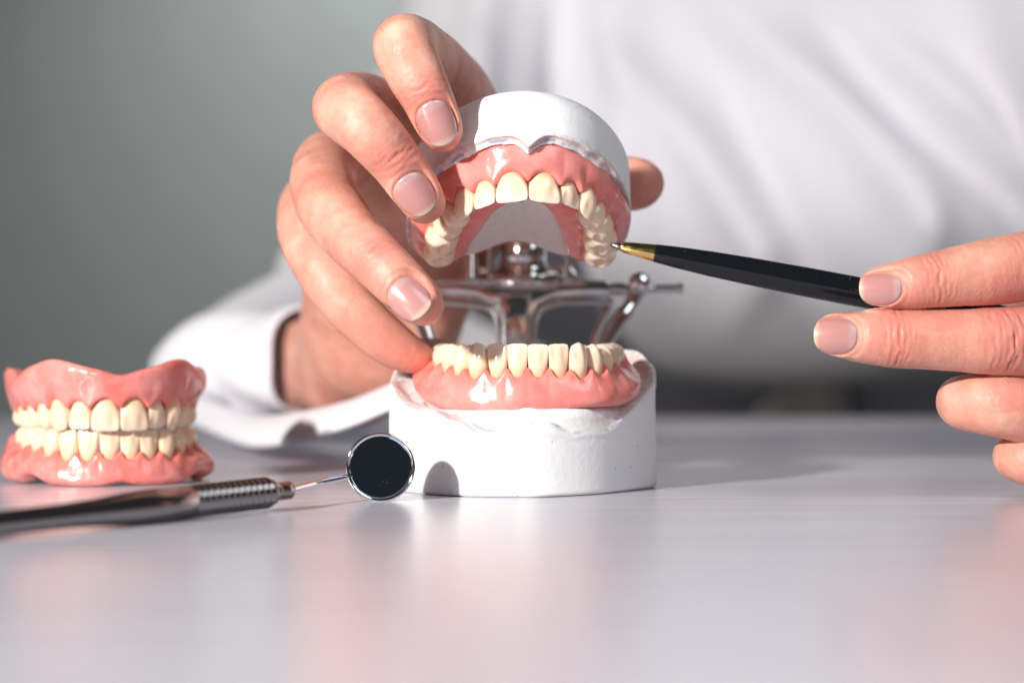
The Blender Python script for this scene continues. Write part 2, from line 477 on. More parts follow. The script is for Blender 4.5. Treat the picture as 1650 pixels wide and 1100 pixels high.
INC = dict(v=[1.45, 1.0, .78, .52, .28, .1, .0], a=[.52, .70, .86, .96, 1.0, .99, .93],
           yl=[.55, .95, 1.05, .98, .80, .62, .50], yg=[-.6, -1.0, -.85, -.35, .08, .25, .32])
LINC = dict(v=[1.45, 1.0, .78, .52, .28, .1, .0], a=[.48, .70, .86, .95, 1.0, 1.0, .98],
            yl=[.6, .9, .98, .9, .78, .68, .60], yg=[-.6, -.9, -.7, -.3, .1, .3, .38])
CAN = dict(v=[1.45, 1.0, .78, .52, .28, .1, .0], a=[.60, .84, .96, 1.0, .98, .90, .78],
           yl=[.6, 1.0, 1.12, 1.08, .92, .7, .55], yg=[-.6, -1.0, -.95, -.6, -.1, .2, .28])
PRE = dict(v=[1.45, 1.0, .78, .52, .28, .1, .0], a=[.55, .76, .92, 1.0, .96, .82, .62],
           yl=[.6, .92, 1.0, .98, .86, .68, .5], yg=[-.6, -.92, -1.0, -1.0, -.9, -.72, -.5])
MOL = dict(v=[1.45, 1.0, .78, .52, .28, .1, .0], a=[.7, .86, .96, 1.0, .98, .90, .78],
           yl=[.7, .93, 1.0, .99, .9, .76, .6], yg=[-.7, -.93, -1.0, -1.0, -.92, -.78, -.6])

def tooth_mesh(kind, w, h, t, seed):
    """x across, y outward, z from edge (0) towards the gum"""
    r = np.random.default_rng(seed)
    T = dict(inc=INC, linc=LINC, can=CAN, pre=PRE, mol=MOL)[kind]
    nr, ns = 22, 40
    vv = 1.45*(1-np.linspace(0, 1, nr)**.8); vv = np.sort(np.concatenate([vv[vv > .12], [.12, .07, .035, .012, 0]]))[::-1]
    tv = np.array(T['v'])[::-1]; ip = lambda k: np.interp(vv, tv, np.array(T[k])[::-1])
    def smooth(a):
        return a
    A = ip('a')*w/2; yl = ip('yl')*t/2; yg = ip('yg')*t/2
    for arr in (A, yl, yg):
        arr[1:-1] = .25*arr[:-2]+.5*arr[1:-1]+.25*arr[2:]
    # edge rounding
    er = {'inc': .10, 'linc': .10, 'can': .16, 'pre': .14, 'mol': .14}[kind]
    k = np.sqrt(np.clip(1-(1-np.clip(vv/er, 0, 1))**2, 0, 1)); kk = .55+.45*k
    c = (yl+yg)/2; b = (yl-yg)/2*kk; A = A*(.93+.07*k)
    th = np.linspace(0, 2*math.pi, ns, endpoint=False); ct, st = np.cos(th), np.sin(th)
    e = 2/2.5
    cx = np.sign(ct)*np.abs(ct)**e; sy = np.sign(st)*np.abs(st)**(2/2.2)
    skew = r.uniform(-.04, .04)
    rings = []
    def zcusp(x, y, v):
        xx = x/(w/2); yy = y/(t/2); dec = np.clip(1-v/.55, 0, 1)**1.3
        if kind == 'can': return dec*h*(.13*np.abs(xx)**1.25)
        if kind == 'pre': return dec*h*(.20*np.abs(xx)**1.5*(yy > -2)+.10*np.clip(-yy, 0, 1))
        if kind == 'mol': return dec*h*(.07*(1+np.cos(2*math.pi*xx))*.5*.8+.05*np.clip(-yy, 0, 1))
        return dec*h*(.05*np.clip(np.abs(xx)-.6, 0, 1)**1.2*2+.005*np.cos(3*math.pi*xx))
    for i, v in enumerate(vv):
        x = A[i]*cx; y = c[i]+b[i]*sy
        lob = .026*np.cos(4.0*math.pi*x/(w))*np.clip(1-abs(v-.35)/.5, 0, 1)
        y = y+np.where(st > 0, lob, 0)*(t/.7)
        if kind in ('can', 'pre'): y = y+np.where(st > 0, .03*(np.cos(math.pi*x/w)), 0)
        x = x+skew*(1-v)*w*.3
        z = v*h+zcusp(x, y, v)
        rings.append(np.stack([x, y, z], 1))
    # closing cap with grooves
    last = rings[-1]; cen = last.mean(0); capn = 6
    for q in np.linspace(1, 0, capn+1)[1:]:
        x = cen[0]+(last[:, 0]-cen[0])*q; y = cen[1]+(last[:, 1]-cen[1])*q
        z = zcusp(x, y, 0)
        if kind == 'mol':
            xx = x/(w/2); yy = (y-cen[1])/(t/2)
            z = z+.17*h*np.exp(-(yy/.42)**2)*(1-q**3)+.06*h*np.exp(-(xx/.16)**2)*np.abs(yy)*(1-q**4)-.03*h*(1-q**2)
        elif kind == 'pre':
            xx = x/(w/2); yy = (y-cen[1])/(t/2)
            z = z+.16*h*np.exp(-(yy/.36)**2)*(1-q**3)-.02*h*(1-q**2)
        elif kind in ('inc', 'linc', 'can'): z = z-.012*h*(1-q)
        rings.append(np.stack([x, y, z], 1))
    V = np.concatenate(rings); n = len(rings)
    F = []
    for i in range(n-1):
        for j in range(ns):
            j2 = (j+1) % ns; F.append((i*ns+j, (i+1)*ns+j, (i+1)*ns+j2, i*ns+j2))
    F = np.array(F)
    rise = np.clip(V[:, 2]/h, 0, 1)
    # orientation check: make normals point outwards
    return V, F[:, ::-1], rise

def frame_mat(o, origin, X, Y, Z):
    M = Matrix(((X[0], Y[0], Z[0], origin[0]*S), (X[1], Y[1], Z[1], origin[1]*S), (X[2], Y[2], Z[2], origin[2]*S), (0, 0, 0, 1)))
    o.matrix_local = M

def denture(root, arch, widths, kinds, heights, thick, sec, mat_gum, lower=False, flange=None, seed=1, pap=.29, gz=None, tail=.7, proud=0.0, incl=None, tooth_mat=None, wside=0.0, ridge_up=.0, bp=(.55, 1.1, 1.0, .7, .3)):
    """denture frame: z=0 at the biting edge, +z towards the ridge; front is -y"""
    r = np.random.default_rng(seed)
    cum = np.concatenate([[0], np.cumsum(widths)]); cen = (cum[1:]+cum[:-1])/2
    bounds = np.concatenate([-cum[::-1], cum[1:]])
    # ---- gum body
    smax = cum[-1]+tail; ns = 520; q = np.linspace(-smax, smax, ns)
    p, nrm = arch.at(q)
    aq = np.abs(q); idx = np.clip(np.searchsorted(cum, aq)-1, 0, len(widths)-1)
    local = np.clip((aq-cen[idx])/(np.array(widths)[idx]/2), -1, 1)
    inside = (aq < cum[-1]).astype(float)
    pat = np.abs(local)**2.2*inside; 
    for _ in range(5): pat[1:-1] = .25*pat[:-2]+.5*pat[1:-1]+.25*pat[2:]
    nh = np.interp(aq, cen, heights)
    if incl is None: incl = 0
    zc = nh*1.0*(1-.0*pat)+.02
    zm = zc - pap*pat*np.interp(aq, [0, cum[-1]], [1, .55])          # scalloped margin height
    zm = np.where(aq > cum[-1], zm, zm)
    zm = zm-ridge_up*ss(cum[-1]-.5, smax-.15, aq)
    tq = q/smax; Hf = flange(tq)                                      # flange border height
    th = np.interp(aq, cen, thick)
    bul = .03*(1-np.abs(local)**2)*inside
    for _ in range(2): bul[1:-1] = .25*bul[:-2]+.5*bul[1:-1]+.25*bul[2:]
    uo = th/2+.02+proud
    li = sec(tq)                                                      # lingual reach, height
    one = np.ones(ns); wide = wside*ss(.15, .6, np.abs(tq))*(1-.85*ss(.66, 1, np.abs(tq)))
    rise = Hf-zm
    zs = zm.copy()
    for _ in range(5):                                                # body of the flange ignores the scallops
        zs = np.convolve(np.pad(zs, 8, mode='edge'), np.ones(17)/17, 'valid')
    rs = Hf-zs
    inn = uo - np.where(pat > .0, .10, .10)
    cp = np.stack([
        np.stack([-.1*one, zc*.0+zm+.10], 1),
        np.stack([inn*.75, zm+.015], 1),
        np.stack([uo+.01-.035*pat, zm+.05], 1),
        np.stack([uo+.06+bul*.8-.03*pat+wide*bp[0], (zm*.45+zs*.55)+.05+.24*rs], 1),
        np.stack([uo+.11+bul*.5-.01*pat+wide*bp[1], zs+.55*rs], 1),
        np.stack([uo+.16*one+wide*bp[2], zs+.82*rs], 1),
        np.stack([uo+.10*one+wide*bp[3], Hf-.02], 1),
        np.stack([uo-.02+wide*bp[4], Hf+.0*one], 1),
        np.stack([0*one, Hf-.12], 1),
        np.stack([-li[0]*.7, li[1]+.05], 1),
        np.stack([-li[0], li[1]-.03], 1),
        np.stack([-li[0]+.05, li[1]-.14], 1),
        np.stack([-th*.5-.12, zc*.55+li[1]*.45-.10], 1),
        np.stack([-th*.5-.02, zm+.0], 1),
    ], 1)                                                            # (ns, k, 2)
    # close the two ends round
    endf = np.clip((smax-aq)/.45, 0, 1); endf = np.sqrt(np.clip(1-(1-endf)**2, 0.0, 1)); endf = np.maximum(endf, .02)
    mid = cp.mean(1, keepdims=True); cp = mid+(cp-mid)*endf[:, None, None]
    nv = 84; sp = catmull(cp, nv, closed=True)
    U, Z = sp[..., 0], sp[..., 1]
    X = p[:, None, 0]+U*nrm[:, None, 0]; Y = p[:, None, 1]+U*nrm[:, None, 1]
    V = np.stack([X, Y, Z], -1)
    V = V+(.018*vnoise(V, 2.3, seed)+.010*vnoise(V, 5.1, seed+3))[..., None]*np.concatenate([np.repeat(nrm[:, None, :], nv, 1), np.zeros((ns, nv, 1))], -1)
    V = V.reshape(-1, 3)
    j = np.arange(nv); I, J = np.meshgrid(np.arange(ns-1), j, indexing='ij'); I = I.ravel(); J = J.ravel(); J2 = (J+1) % nv
    F = np.stack([I*nv+J, I*nv+J2, (I+1)*nv+J2, (I+1)*nv+J], 1)
    papa = (np.exp(-((Z-zm[:, None]-.04)/.14)**2)*(.25+.75*pat[:, None])).ravel()
    g = mesh_obj('gum_base', V, F, mat_gum, root, attrs=dict(papilla=papa))
    # ---- teeth
    for side in (-1, 1):
        for i, w in enumerate(widths):
            s0 = side*cen[i]; pp, nn = arch.at(np.array(s0)); nn = nn
            V, F, rise_ = tooth_mesh(kinds[i], w*1.055, heights[i], thick[i], seed*100+i*2+(side > 0))
            if side < 0: V = V*np.array([-1, 1, 1]); F = F[:, ::-1]
            Yv = np.array([nn[0], nn[1], 0]); Zv = np.array([0, 0, 1.])
            tl = {'inc': .10, 'linc': -.02, 'can': .03}.get(kinds[i], -.04)+r.uniform(-.03, .03)
            Zv = Zv-Yv*tl; Zv /= np.linalg.norm(Zv); Xv = np.cross(Yv, Zv); Xv /= np.linalg.norm(Xv)
            rot = r.uniform(-.02, .02); Xr = Xv*math.cos(rot)+Zv*math.sin(rot); Zr = np.cross(Xr, Yv-Zv*(Yv@Zv)); Zr /= np.linalg.norm(Zr)
            if Zr[2] < 0: Zr = -Zr
            Yr = np.cross(Zr, Xr); 
            dz = 0.0
            if kinds[i] == 'inc' and i == 1: dz = .05
            if kinds[i] == 'can': dz = -.03
            o = mesh_obj('tooth', V, F, tooth_mat or TOOTH, root, attrs=dict(rise=rise_))
            frame_mat(o, (pp[0]+r.uniform(-.01, .01), pp[1], dz+r.uniform(-.012, .012)), Xr, Yr, Zr)

def flip_fix(o):
    """make normals consistent via bmesh"""
    import bmesh
    bm = bmesh.new(); bm.from_mesh(o.data); bmesh.ops.recalc_face_normals(bm, faces=bm.faces); bm.to_mesh(o.data); bm.free()

UW = [.77, .62, .68, .62, .60, .86, .78]; UK = ['inc', 'inc', 'can', 'pre', 'pre', 'mol', 'mol']
UH = [.76, .68, .74, .62, .58, .54, .50]; UT = [.56, .52, .64, .68, .74, .88, .85]
LW = [.50, .50, .53, .52, .56, .92, .86]; LK = ['linc', 'linc', 'can', 'pre', 'pre', 'mol', 'mol']
LH = [.80, .81, .84, .76, .68, .60, .54]; LT = [.42, .44, .56, .64, .72, .88, .86]
ARCH_U = Arch(2.10, 3.95, 2.2); ARCH_L = Arch(2.12, 3.5, 2.55)

# ---- upper model (tilted open) ----
TILT = math.radians(23)
u_inc = P(851, 328, 57.6)                                     # biting edge, midline
Rm = Matrix.Rotation(math.radians(3.5), 3, 'Z') @ Matrix.Rotation(-TILT, 3, 'X')
u_org = u_inc-np.array(Rm @ Vector((0, -3.95, 0)))
u_rot = Rm.to_euler()
ud = empty('wax_denture', u_org, u_rot)
tag(ud, 'pink wax upper denture with ivory teeth on the raised plaster model', 'denture', 'dentures mounted on plaster models')
def fl_u(t):
    a = np.abs(t)
    return 1.56+.03*np.cos(a*9)-.34*np.exp(-(np.abs(t)/.028)**1.5)-.42*ss(.12, .75, a)-.12*ss(.75, 1, a)
def sec_u(t):
    a = np.abs(t); return np.stack([.90+.16*ss(.0, .3, a)-.30*ss(.55, 1, a), .70+.10*ss(.05, .4, a)])
denture(ud, ARCH_U, UW, UK, UH, UT, sec_u, GUM, flange=fl_u, seed=3, wside=.20, tail=.85)

def arch_dist(arch, x, y):
    """signed distance to the arch line (outward +) and arc position, vectorised"""
    P2 = arch.p[::8]; N2 = arch.N[::8]; d2 = arch.d[::8]
    P2 = arch.p[::4]; N2 = arch.N[::4]; d2 = arch.d[::4]
    D = (x[:, None]-P2[None, :, 0])**2+(y[:, None]-P2[None, :, 1])**2
    k = D.argmin(1); dx = x-P2[k, 0]; dy = y-P2[k, 1]
    pr = dx*N2[k, 0]+dy*N2[k, 1]; dd = np.sqrt(D[np.arange(len(x)), k])
    return np.where(dd < .05, pr, np.where((k == 0) | (k == len(P2)-1), np.sign(pr)*dd, pr)), d2[k]

def plaster(name, root, plan, center, zland, arch, ztop, nt=420, nr=120, round_r=.3, seed=0, taper=0.0, wallbump=.03, chip=0.0):
    """plan: closed outline (CCW from above); zland(x,y,u,s,rho) lower surface; ztop: height of the flat end"""
    o2 = catmull(np.array(plan, float), nt, closed=True)
    rho = np.linspace(.02, 1, nr)[:, None, None]
    G = center+(o2-center)[None]*rho                       # nr, nt, 2
    x, y = G[..., 0].ravel(), G[..., 1].ravel(); u, s_ = arch_dist(arch, x, y)
    z, res, pen = zland(x, y, u, s_, np.repeat(rho[:, 0, 0], nt))
    rings = np.stack([x, y, z], 1).reshape(nr, nt, 3)
    resr = res.reshape(nr, nt); penr = pen.reshape(nr, nt)
    edge = rings[-1]
    outn = o2-center; outn = outn/np.linalg.norm(outn, axis=1)[:, None]
    W = []; nw = 40
    sgn = 1 if ztop > edge[:, 2].mean() else -1
    for j in range(1, nw+1):
        f = j/nw
        zz = edge[:, 2]+(ztop-edge[:, 2])*f
        dtop = np.abs(ztop-zz); ins = np.where(dtop < round_r, round_r-np.sqrt(np.maximum(round_r**2-(round_r-dtop)**2, 0)), 0)
        off = -ins-taper*f+wallbump*vnoise(np.stack([edge[:, 0], edge[:, 1], zz], 1), 1.1, seed)*min(1, 4*f)*(1-f*.5)
        off = off+.02*(1-abs(2*min(f*8, 1)-1))
        W.append(np.stack([edge[:, 0]+outn[:, 0]*off, edge[:, 1]+outn[:, 1]*off, zz], 1))
    capc = np.array([center[0], center[1], ztop])
    last = W[-1]
    for f in (.97, .9, .6, .3, .02):
        W.append(capc+(last-capc)*np.array([f, f, 1]))
    allr = np.concatenate([rings, np.array(W)]); n = len(allr)
    V = allr.reshape(-1, 3)
    resa = np.concatenate([resr.ravel(), np.zeros(len(W)*nt)]); pena = np.concatenate([penr.ravel(), np.zeros(len(W)*nt)])
    resa = resa.reshape(n, nt); resa[nr:nr+2] = resr[-1]*.6; resa = resa.ravel()
    I, J = np.meshgrid(np.arange(n-1), np.arange(nt), indexing='ij'); I = I.ravel(); J = J.ravel(); J2 = (J+1) % nt
    F = np.stack([I*nt+J, I*nt+J2, (I+1)*nt+J2, (I+1)*nt+J], 1)
    o = mesh_obj(name, V, F, PLASTER, root, attrs=dict(residue=resa, pencil=pena))
    flip_fix(o); return o

def land_u(x, y, u, s, rho):
    smax = 5.7; t = np.clip(s/smax, -1, 1); gumtop = fl_u(t)
    base = gumtop-.12
    base = np.where(u < 0, np.minimum(base, .9), base)
    groove = base-.02*np.ones_like(x)
    rim_w = ss(.82, 1.0, rho)
    rimz = gumtop+.02-.18*ss(.45, .9, np.abs(t))
    # frenum web of plaster
    web = np.exp(-((x)/.16)**2)*(y < -3)*.0
    outer = base+.16*ss(.55, .95, u)*(1)
    z = np.where(u > 0, base+.20*ss(.42, .72, u)-.14*ss(.80, 1.0, rho)*(u > .5), base)
    z = z+.035*vnoise(np.stack([x, y, x*0], 1), 5.0, 2)*(u > .3)
    # palate vault
    v = np.clip(-u-.35, 0, 3)
    vault = .86+(.42)*ss(.3, 1.7, v)
    z = np.where(u < -.3, vault, z)
    back = ss(.6, 1.4, y)*(np.abs(x) < 9); z = z+back*.0
    res = np.exp(-((u-.72)/.09)**2)*.9+.30*ss(-.5, -.9, u)+np.exp(-((rho-.985)/.015)**2)*.7*(u > .3)+.55*ss(.5, .62, u)*(rho < .99)*(.35+.65*ss(-1.0, 1.5, x))
    pen = np.exp(-((u-.60)/.045)**2)*(u > 0)
    return z, res, pen
plan_u = [(0, -4.70), (1.05, -4.42), (1.95, -3.6), (2.62, -2.35), (2.92, -.9), (2.9, .3), (2.6, .85), (1.5, .95), (0, .95), (-1.5, .95), (-2.6, .85), (-2.9, .3), (-2.92, -.9), (-2.62, -2.35), (-1.95, -3.6), (-1.05, -4.42)]
um = empty('plaster_model', u_org, u_rot)
tag(um, 'raised white plaster model gripped by fingers, tilted open above', 'plaster model', 'plaster models of the articulated pair')
plaster('cast', um, plan_u, np.array([0, -1.5]), land_u, ARCH_U, 3.05, round_r=.75, seed=5)

# ---- lower model (standing on the table) ----
L0 = np.array([.40, 2.15, 3.80])                                  # arch origin, biting plane
l_cx, l_cy = .32, 0.0
ld = empty('wax_denture', L0, (0, math.pi, math.radians(0)))
tag(ld, 'pink wax lower denture with ivory teeth on the standing plaster model', 'denture', 'dentures mounted on plaster models')
def fl_l(t):
    a = np.abs(t); return 1.62+.04*np.sin(t*6+.5)-.06*np.exp(-(t/.03)**2)-.74*ss(.42, .88, a)
def sec_l(t):
    a = np.abs(t); return np.stack([.55+.05*a, 1.15-.1*a])
denture(ld, ARCH_L, LW, LK, LH, LT, sec_l, GUM, flange=fl_l, seed=8, pap=.30, proud=.05, wside=.26, ridge_up=.42)
lm = empty('plaster_model', (l_cx, 0, 0))
tag(lm, 'white plaster lower model standing on the table, chipped groove round its gum', 'plaster model', 'plaster models of the articulated pair')
def land_l(x, y, u, s, rho):
    # local frame: arch origin at (0, 2.15), heights in world cm above the table
    smax = 5.09; t = np.clip(s/smax, -1, 1); a = np.abs(t)
    gz = 3.80-fl_l(-t)                                             # gum border height
    groove = gz-.05
    k = ss(-1.9, 3.2, y)
    rim = 1.62+1.45*ss(-1.3, 2.4, y)+.40*ss(-.8, -2.6, x)*ss(1.8, .2, y)+(.75-.30*ss(0, 1, x))*ss(1.8, 3.6, y)+.10*np.sin(x*2.3+1)+.12*np.exp(-((x+1.6)/.3)**2)*(y < 0)
    rim = rim+.05*vnoise(np.stack([x, y, x*0], 1), 3.0, 1)
    de = np.hypot(x, y-1.0)*(1/rho-1)                               # distance to the outline
    side = ss(-1.3, .3, y)
    w = ss(.85-.40*side, .02, de)*ss(.40, .66, u)
    z = groove*(1-w)+rim*w
    z = np.where(u < .45, groove+.25*ss(.45, .1, u), z)
    z = z+.022*vnoise(np.stack([x, y, x*0], 1), 5.0, 4)*(u > .5)*(rho < .97)
    mound = .20*np.exp(-((x-.9)/.8)**2)*ss(.55, .75, u)*ss(.0, .12, de)*(y < 0); z = z+mound
    z = np.where((u < -.4), 3.0-.5*ss(.4, 1.4, -u), z)
    res = np.exp(-((rho-.955)/.03)**2)*(u > .5)*(.35+.65*ss(-1.5, -.2, y))+.5*np.exp(-((rho-.9)/.05)**2)*ss(-.6, .8, y)+.35*ss(.5, .6, u)*ss(-1.2, .4, y)*(rho < .985)+.25*np.exp(-((rho-.97)/.02)**2)*ss(-.5, .5, np.abs(x)-1.2)
    res = res+np.exp(-((x+1.75)/.30)**2-((y+1.4)/.35)**2)*(rho > .8)*1.0
    pen = np.exp(-((u-.66)/.05)**2)*(u > 0)
    return z, res, pen
plan_l = [(-.3, -2.22), (.5, -2.20), (1.8, -1.25), (2.95, .3), (3.46, 1.4), (3.36, 2.6), (2.75, 3.9), (1.8, 4.4), (0, 4.45), (-1.8, 4.4), (-2.75, 3.9), (-3.36, 2.5), (-3.52, 1.1), (-3.1, -.45), (-2.0, -1.72), (-1.2, -2.12)]
class ShiftArch:
    def __init__(s, A, dy): s.p = A.p+np.array([0, dy]); s.N = A.N; s.d = A.d
plaster('cast', lm, plan_l, np.array([0, 1.0]), land_l, ShiftArch(ARCH_L, 2.15), 0.0, round_r=.12, seed=9, taper=-.02, wallbump=.035)

# ---- loose denture pair at left ----
yawL = math.radians(17)
cL = P(154, 700, 64.6)
RzL = Matrix.Rotation(yawL, 3, 'Z')
d_org = np.array([cL[0]+.1, cL[1]+0.6, 0])
occz = 4.18-(693-530)/3750*61.8
A2u = Arch(2.06, 3.5, 2.2); A2l = Arch(2.02, 3.3, 2.35)
d1 = empty('loose_denture', (d_org[0], d_org[1], occz-.015), (0, 0, yawL))
tag(d1, 'glossy pink upper denture of the loose pair, resting on its lower', 'denture', 'loose dentures at the left')
def fl_1(t):
    a = np.abs(t); return 1.62+.26*np.exp(-((a-.30)/.14)**2)-.14*np.exp(-(t/.07)**2)-.20*np.exp(-((a-.58)/.07)**2)+.02*a
def sec_1(t):
    a = np.abs(t); return np.stack([.62+.2*a, 1.25+0*a])
denture(d1, A2u, [.72, .60, .62, .58, .56, .80, .74], UK, [.84, .76, .80, .66, .6, .56, .5], UT, sec_1, GUM2, flange=fl_1, seed=21, wside=.12, tooth_mat=TOOTH2)
d2 = empty('loose_denture', (d_org[0], d_org[1]+.12, occz+.035), (0, math.pi, yawL))
tag(d2, 'glossy pink lower denture of the loose pair, lying on the table', 'denture', 'loose dentures at the left')
def fl_2(t):
    a = np.abs(t); return (occz+.035)*1.0-.02-.10*np.exp(-(t/.06)**2)-.22*np.exp(-((a-.42)/.07)**2)-.35*ss(.6, 1, a)
def sec_2(t):
    a = np.abs(t); return np.stack([.5+.1*a, 1.15+0*a])
denture(d2, A2l, [.51, .53, .57, .57, .58, .84, .78], LK, [.78, .80, .82, .70, .64, .58, .54], LT, sec_2, GUM2, flange=fl_2, seed=22, proud=.05, wside=.30, bp=(.9, 1.1, .8, .2, -.2), ridge_up=.35, pap=.27, tooth_mat=TOOTH2)

# ------------------------------------------------------------------ articulator
art = empty('articulator', P(840, 600, 68))
tag(art, 'chrome dental articulator hinge behind the two plaster models', 'articulator')
AO = P(840, 600, 68)
def am(name, V, F, m=CHROME, smooth=True, bev=0, ang=35):
    o = mesh_obj(name, np.asarray(V)-AO, F, m, art, smooth=smooth); flip_fix(o)
    if bev: bevel(o, bev)
    smooth_angle(o, ang) if smooth and not bev else None
    return o
def prism(outline, y0, y1):
    n = len(outline); V = [(p[0], y0, p[1]) for p in outline]+[(p[0], y1, p[1]) for p in outline]
    F = [tuple(range(n)), tuple(range(2*n-1, n-1, -1))]+[(i, (i+1) % n, n+(i+1) % n, n+i) for i in range(n)]
    return V, F
DA = 68.0
def p2(px, py, d=DA): q = P(px, py, d); return (q[0], q[2])
# tee shaped bar and stem, one outline with rounded inner corners
left = [(662, 452), (700, 450), (760, 449), (800, 446), (835, 444)]
right = [(870, 446), (910, 449), (960, 451), (984, 453)]
under_r = [(984, 476), (930, 478), (890, 481), (868, 490), (858, 508), (853, 535), (852, 562)]
under_l = [(806, 562), (806, 535), (802, 508), (792, 491), (768, 481), (720, 477), (662, 476)]
outl = [p2(*q) for q in left+right+under_r+under_l]
V, F = prism(outl, DA+CAMY-.22, DA+CAMY+.28); am('cross_bar', V, F, bev=.07, smooth=True)
V, F = prism([p2(802, 470, 67.4), p2(858, 470, 67.4), p2(851, 500, 67.4), p2(849, 562, 67.4), p2(809, 562, 67.4), p2(807, 500, 67.4)], 67.4+CAMY-.1, 67.4+CAMY+.6); am('post', V, F, bev=.1)
# thin wire frame around both windows
def wire(pts, d, r, name='wire_frame', m=BRIGHT, n=40):
    Q = catmull(np.array([P(a, b, d) for a, b in pts]), n); V, F = tube(Q, r, 14); return am(name, V, F, m)
wire([(664, 487), (730, 488), (778, 494), (800, 512), (806, 562)], 67.5, .09)
wire([(984, 486), (930, 487), (885, 492), (864, 512), (857, 562)], 67.5, .09)
wire([(984, 480), (975, 505), (962, 535), (950, 570)], 68.2, .12, m=CHROME)
# raised boss and mounting posts above the bar
V, F = axis_lathe(P(843, 452, 68.0)+np.array([0, .2, 0]), (0, -.15, 1), [(0, 1.25), (.12, 1.3), (.3, 1.22), (.36, .78), (.5, .66), (.7, .68), (.95, .66), (1.15, .58), (1.32, .44), (1.43, .26), (1.47, .05)]); am('boss', V, F, ang=50)
for x, r in ((758, .20), (789, .10), (914, .10)):
    V, F = axis_lathe(P(x, 450, 67.6), (0, .05, 1), [(0, r*1.2), (.08, r*1.2), (.14, r), (1.5, r), (1.6, r*.7)]); am('post', V, F, ang=40)
V, F = prism([p2(748, 452), p2(760, 428), p2(920, 428), p2(938, 452)], DA+CAMY-.1, DA+CAMY+1.2); am('mounting_plate', V, F, bev=.08)
# hinge axle and knobs
V, F = axis_lathe(P(978, 466, DA), (1, 0, .015), [(0, .20), (.5, .20), (.55, .14), (1.0, .14), (1.05, .12), (2.05, .12), (2.1, .15), (2.2, .15), (2.24, .10)]); am('hinge_pin', V, F, ang=30)
V, F = axis_lathe(P(978, 466, DA)+np.array([.0, 0, 0]), (-1, 0, 0), [(0, .20), (5.9, .20), (6, .12)]); am('hinge_pin', V, F, ang=30)
for sx in (1, -1):
    cx = 1022 if sx > 0 else 668
    ex = 956 if sx > 0 else 706
    a, b = P(cx+8*sx, 458, 67.6), P(ex, 590, 66.6)
    path = catmull(np.array([a, a*.75+b*.25+np.array([.05*sx, 0, -.05]), (a+b)/2, b]), 20)
    V, F = tube(path, np.interp(np.linspace(0, 1, 20), [0, .08, .3, .5, .8, 1], [.24, .30, .20, .26, .2, .2]), 16); am('lever', V, F, ang=60)
    V, F = axis_lathe(P(cx+8*sx, 456, 67.3), (0, -1, .1), [(-.3, .2), (0, .32), (.12, .30), (.2, .2), (.24, .05)]); am('knob', V, F, BRIGHT, ang=50)
# lower arm behind the lower model
V, F = prism([p2(700, 560), p2(960, 560), p2(940, 700), p2(720, 700)], DA+CAMY-.1, DA+CAMY+.5); am('lower_frame', V, F, bev=.08)

# ------------------------------------------------------------------ pen
pa = P(983, 394, 59.2); pb = P(1385, 470.5, 58.6); pd = pb-pa; pd /= np.linalg.norm(pd)
pen = empty('pen', pa); tag(pen, 'black ballpoint pen with gold cone pointing at a molar', 'pen')
def pm(name, prof, m, n=48, ang=30):
    V, F = axis_lathe(pd*0, pd, prof, n); o = mesh_obj(name, V, F, m, pen); flip_fix(o); smooth_angle(o, ang); return o
pm('tip', [(0, .02), (.03, .045), (.10, .065), (.2, .085), (.27, .095), (.30, .095)], STEEL)
pm('cone', [(.28, .10), (.30, .125), (.36, .14), (.75, .18), (1.12, .222), (1.16, .226), (1.18, .21)], GOLD)
pm('barrel', [(1.16, .19), (1.165, .228), (1.2, .235), (1.8, .28), (2.6, .322), (3.6, .352), (5.0, .375), (6.6, .38), (7.6, .37), (7.62, .3)], LACQUER)
pm('ring', [(7.6, .38), (7.62, .40), (7.68, .40), (7.70, .375), (7.74, .375), (7.76, .4), (7.82, .4)]+[(7.9+.06*i, .385 if i % 2 else .36) for i in range(10)]+[(8.55, .38), (8.6, .3)], GOLD, ang=60)
pm('cap', [(8.6, .36), (10.0, .35), (12.2, .30), (12.9, .24), (13.0, .1)], LACQUER)

# ------------------------------------------------------------------ dental mirror
A_, B_ = np.array([-10.6, -14.2, .30]), np.array([-3.98, -4.0, .47]); md = B_-A_; ML = np.linalg.norm(md); md /= ML
dm = empty('dental_mirror', A_); tag(dm, 'steel dental mirror with ribbed handle leaning on the plaster model', 'dental mirror')
ctr = P(613, 752.5, 56.6)
tx = lambda px: None
L1 = ML-2.05
prof = [(-3.0, .2), (-2.9, .25), (0, .25), (2.5, .26), (3.4, .29), (4.4, .355), (5.0, .375)]
prof_a = prof+[(6.35, .375), (6.4, .34)]
V, F = axis_lathe((0, 0, 0), md, prof_a, 48); o = mesh_obj('handle', V, F, STEEL, dm); flip_fix(o); smooth_angle(o, 40)
gp = []
g0, g1 = 6.38, 9.15
ng = 13
for i in range(ng):
    a0 = g0+(g1-g0)*i/ng; w = (g1-g0)/ng
    gp += [(a0, .31), (a0+w*.15, .345), (a0+w*.4, .372), (a0+w*.65, .365), (a0+w*.85, .335), (a0+w*.97, .31)]
V, F = axis_lathe((0, 0, 0), md, gp, 48); o = mesh_obj('grip', V, F, STEEL, dm); flip_fix(o); smooth_angle(o, 70)
V, F = axis_lathe((0, 0, 0), md, [(g1-.02, .31), (g1, .33), (g1+.1, .31), (g1+.25, .22), (g1+.35, .205), (g1+.42, .215), (g1+.75, .22), (g1+.8, .19), (g1+.82, .1)], 40); o = mesh_obj('collar', V, F, STEEL, dm); flip_fix(o); smooth_angle(o, 40)
Bp = ctr-A_-np.array([.80, .02, .22])
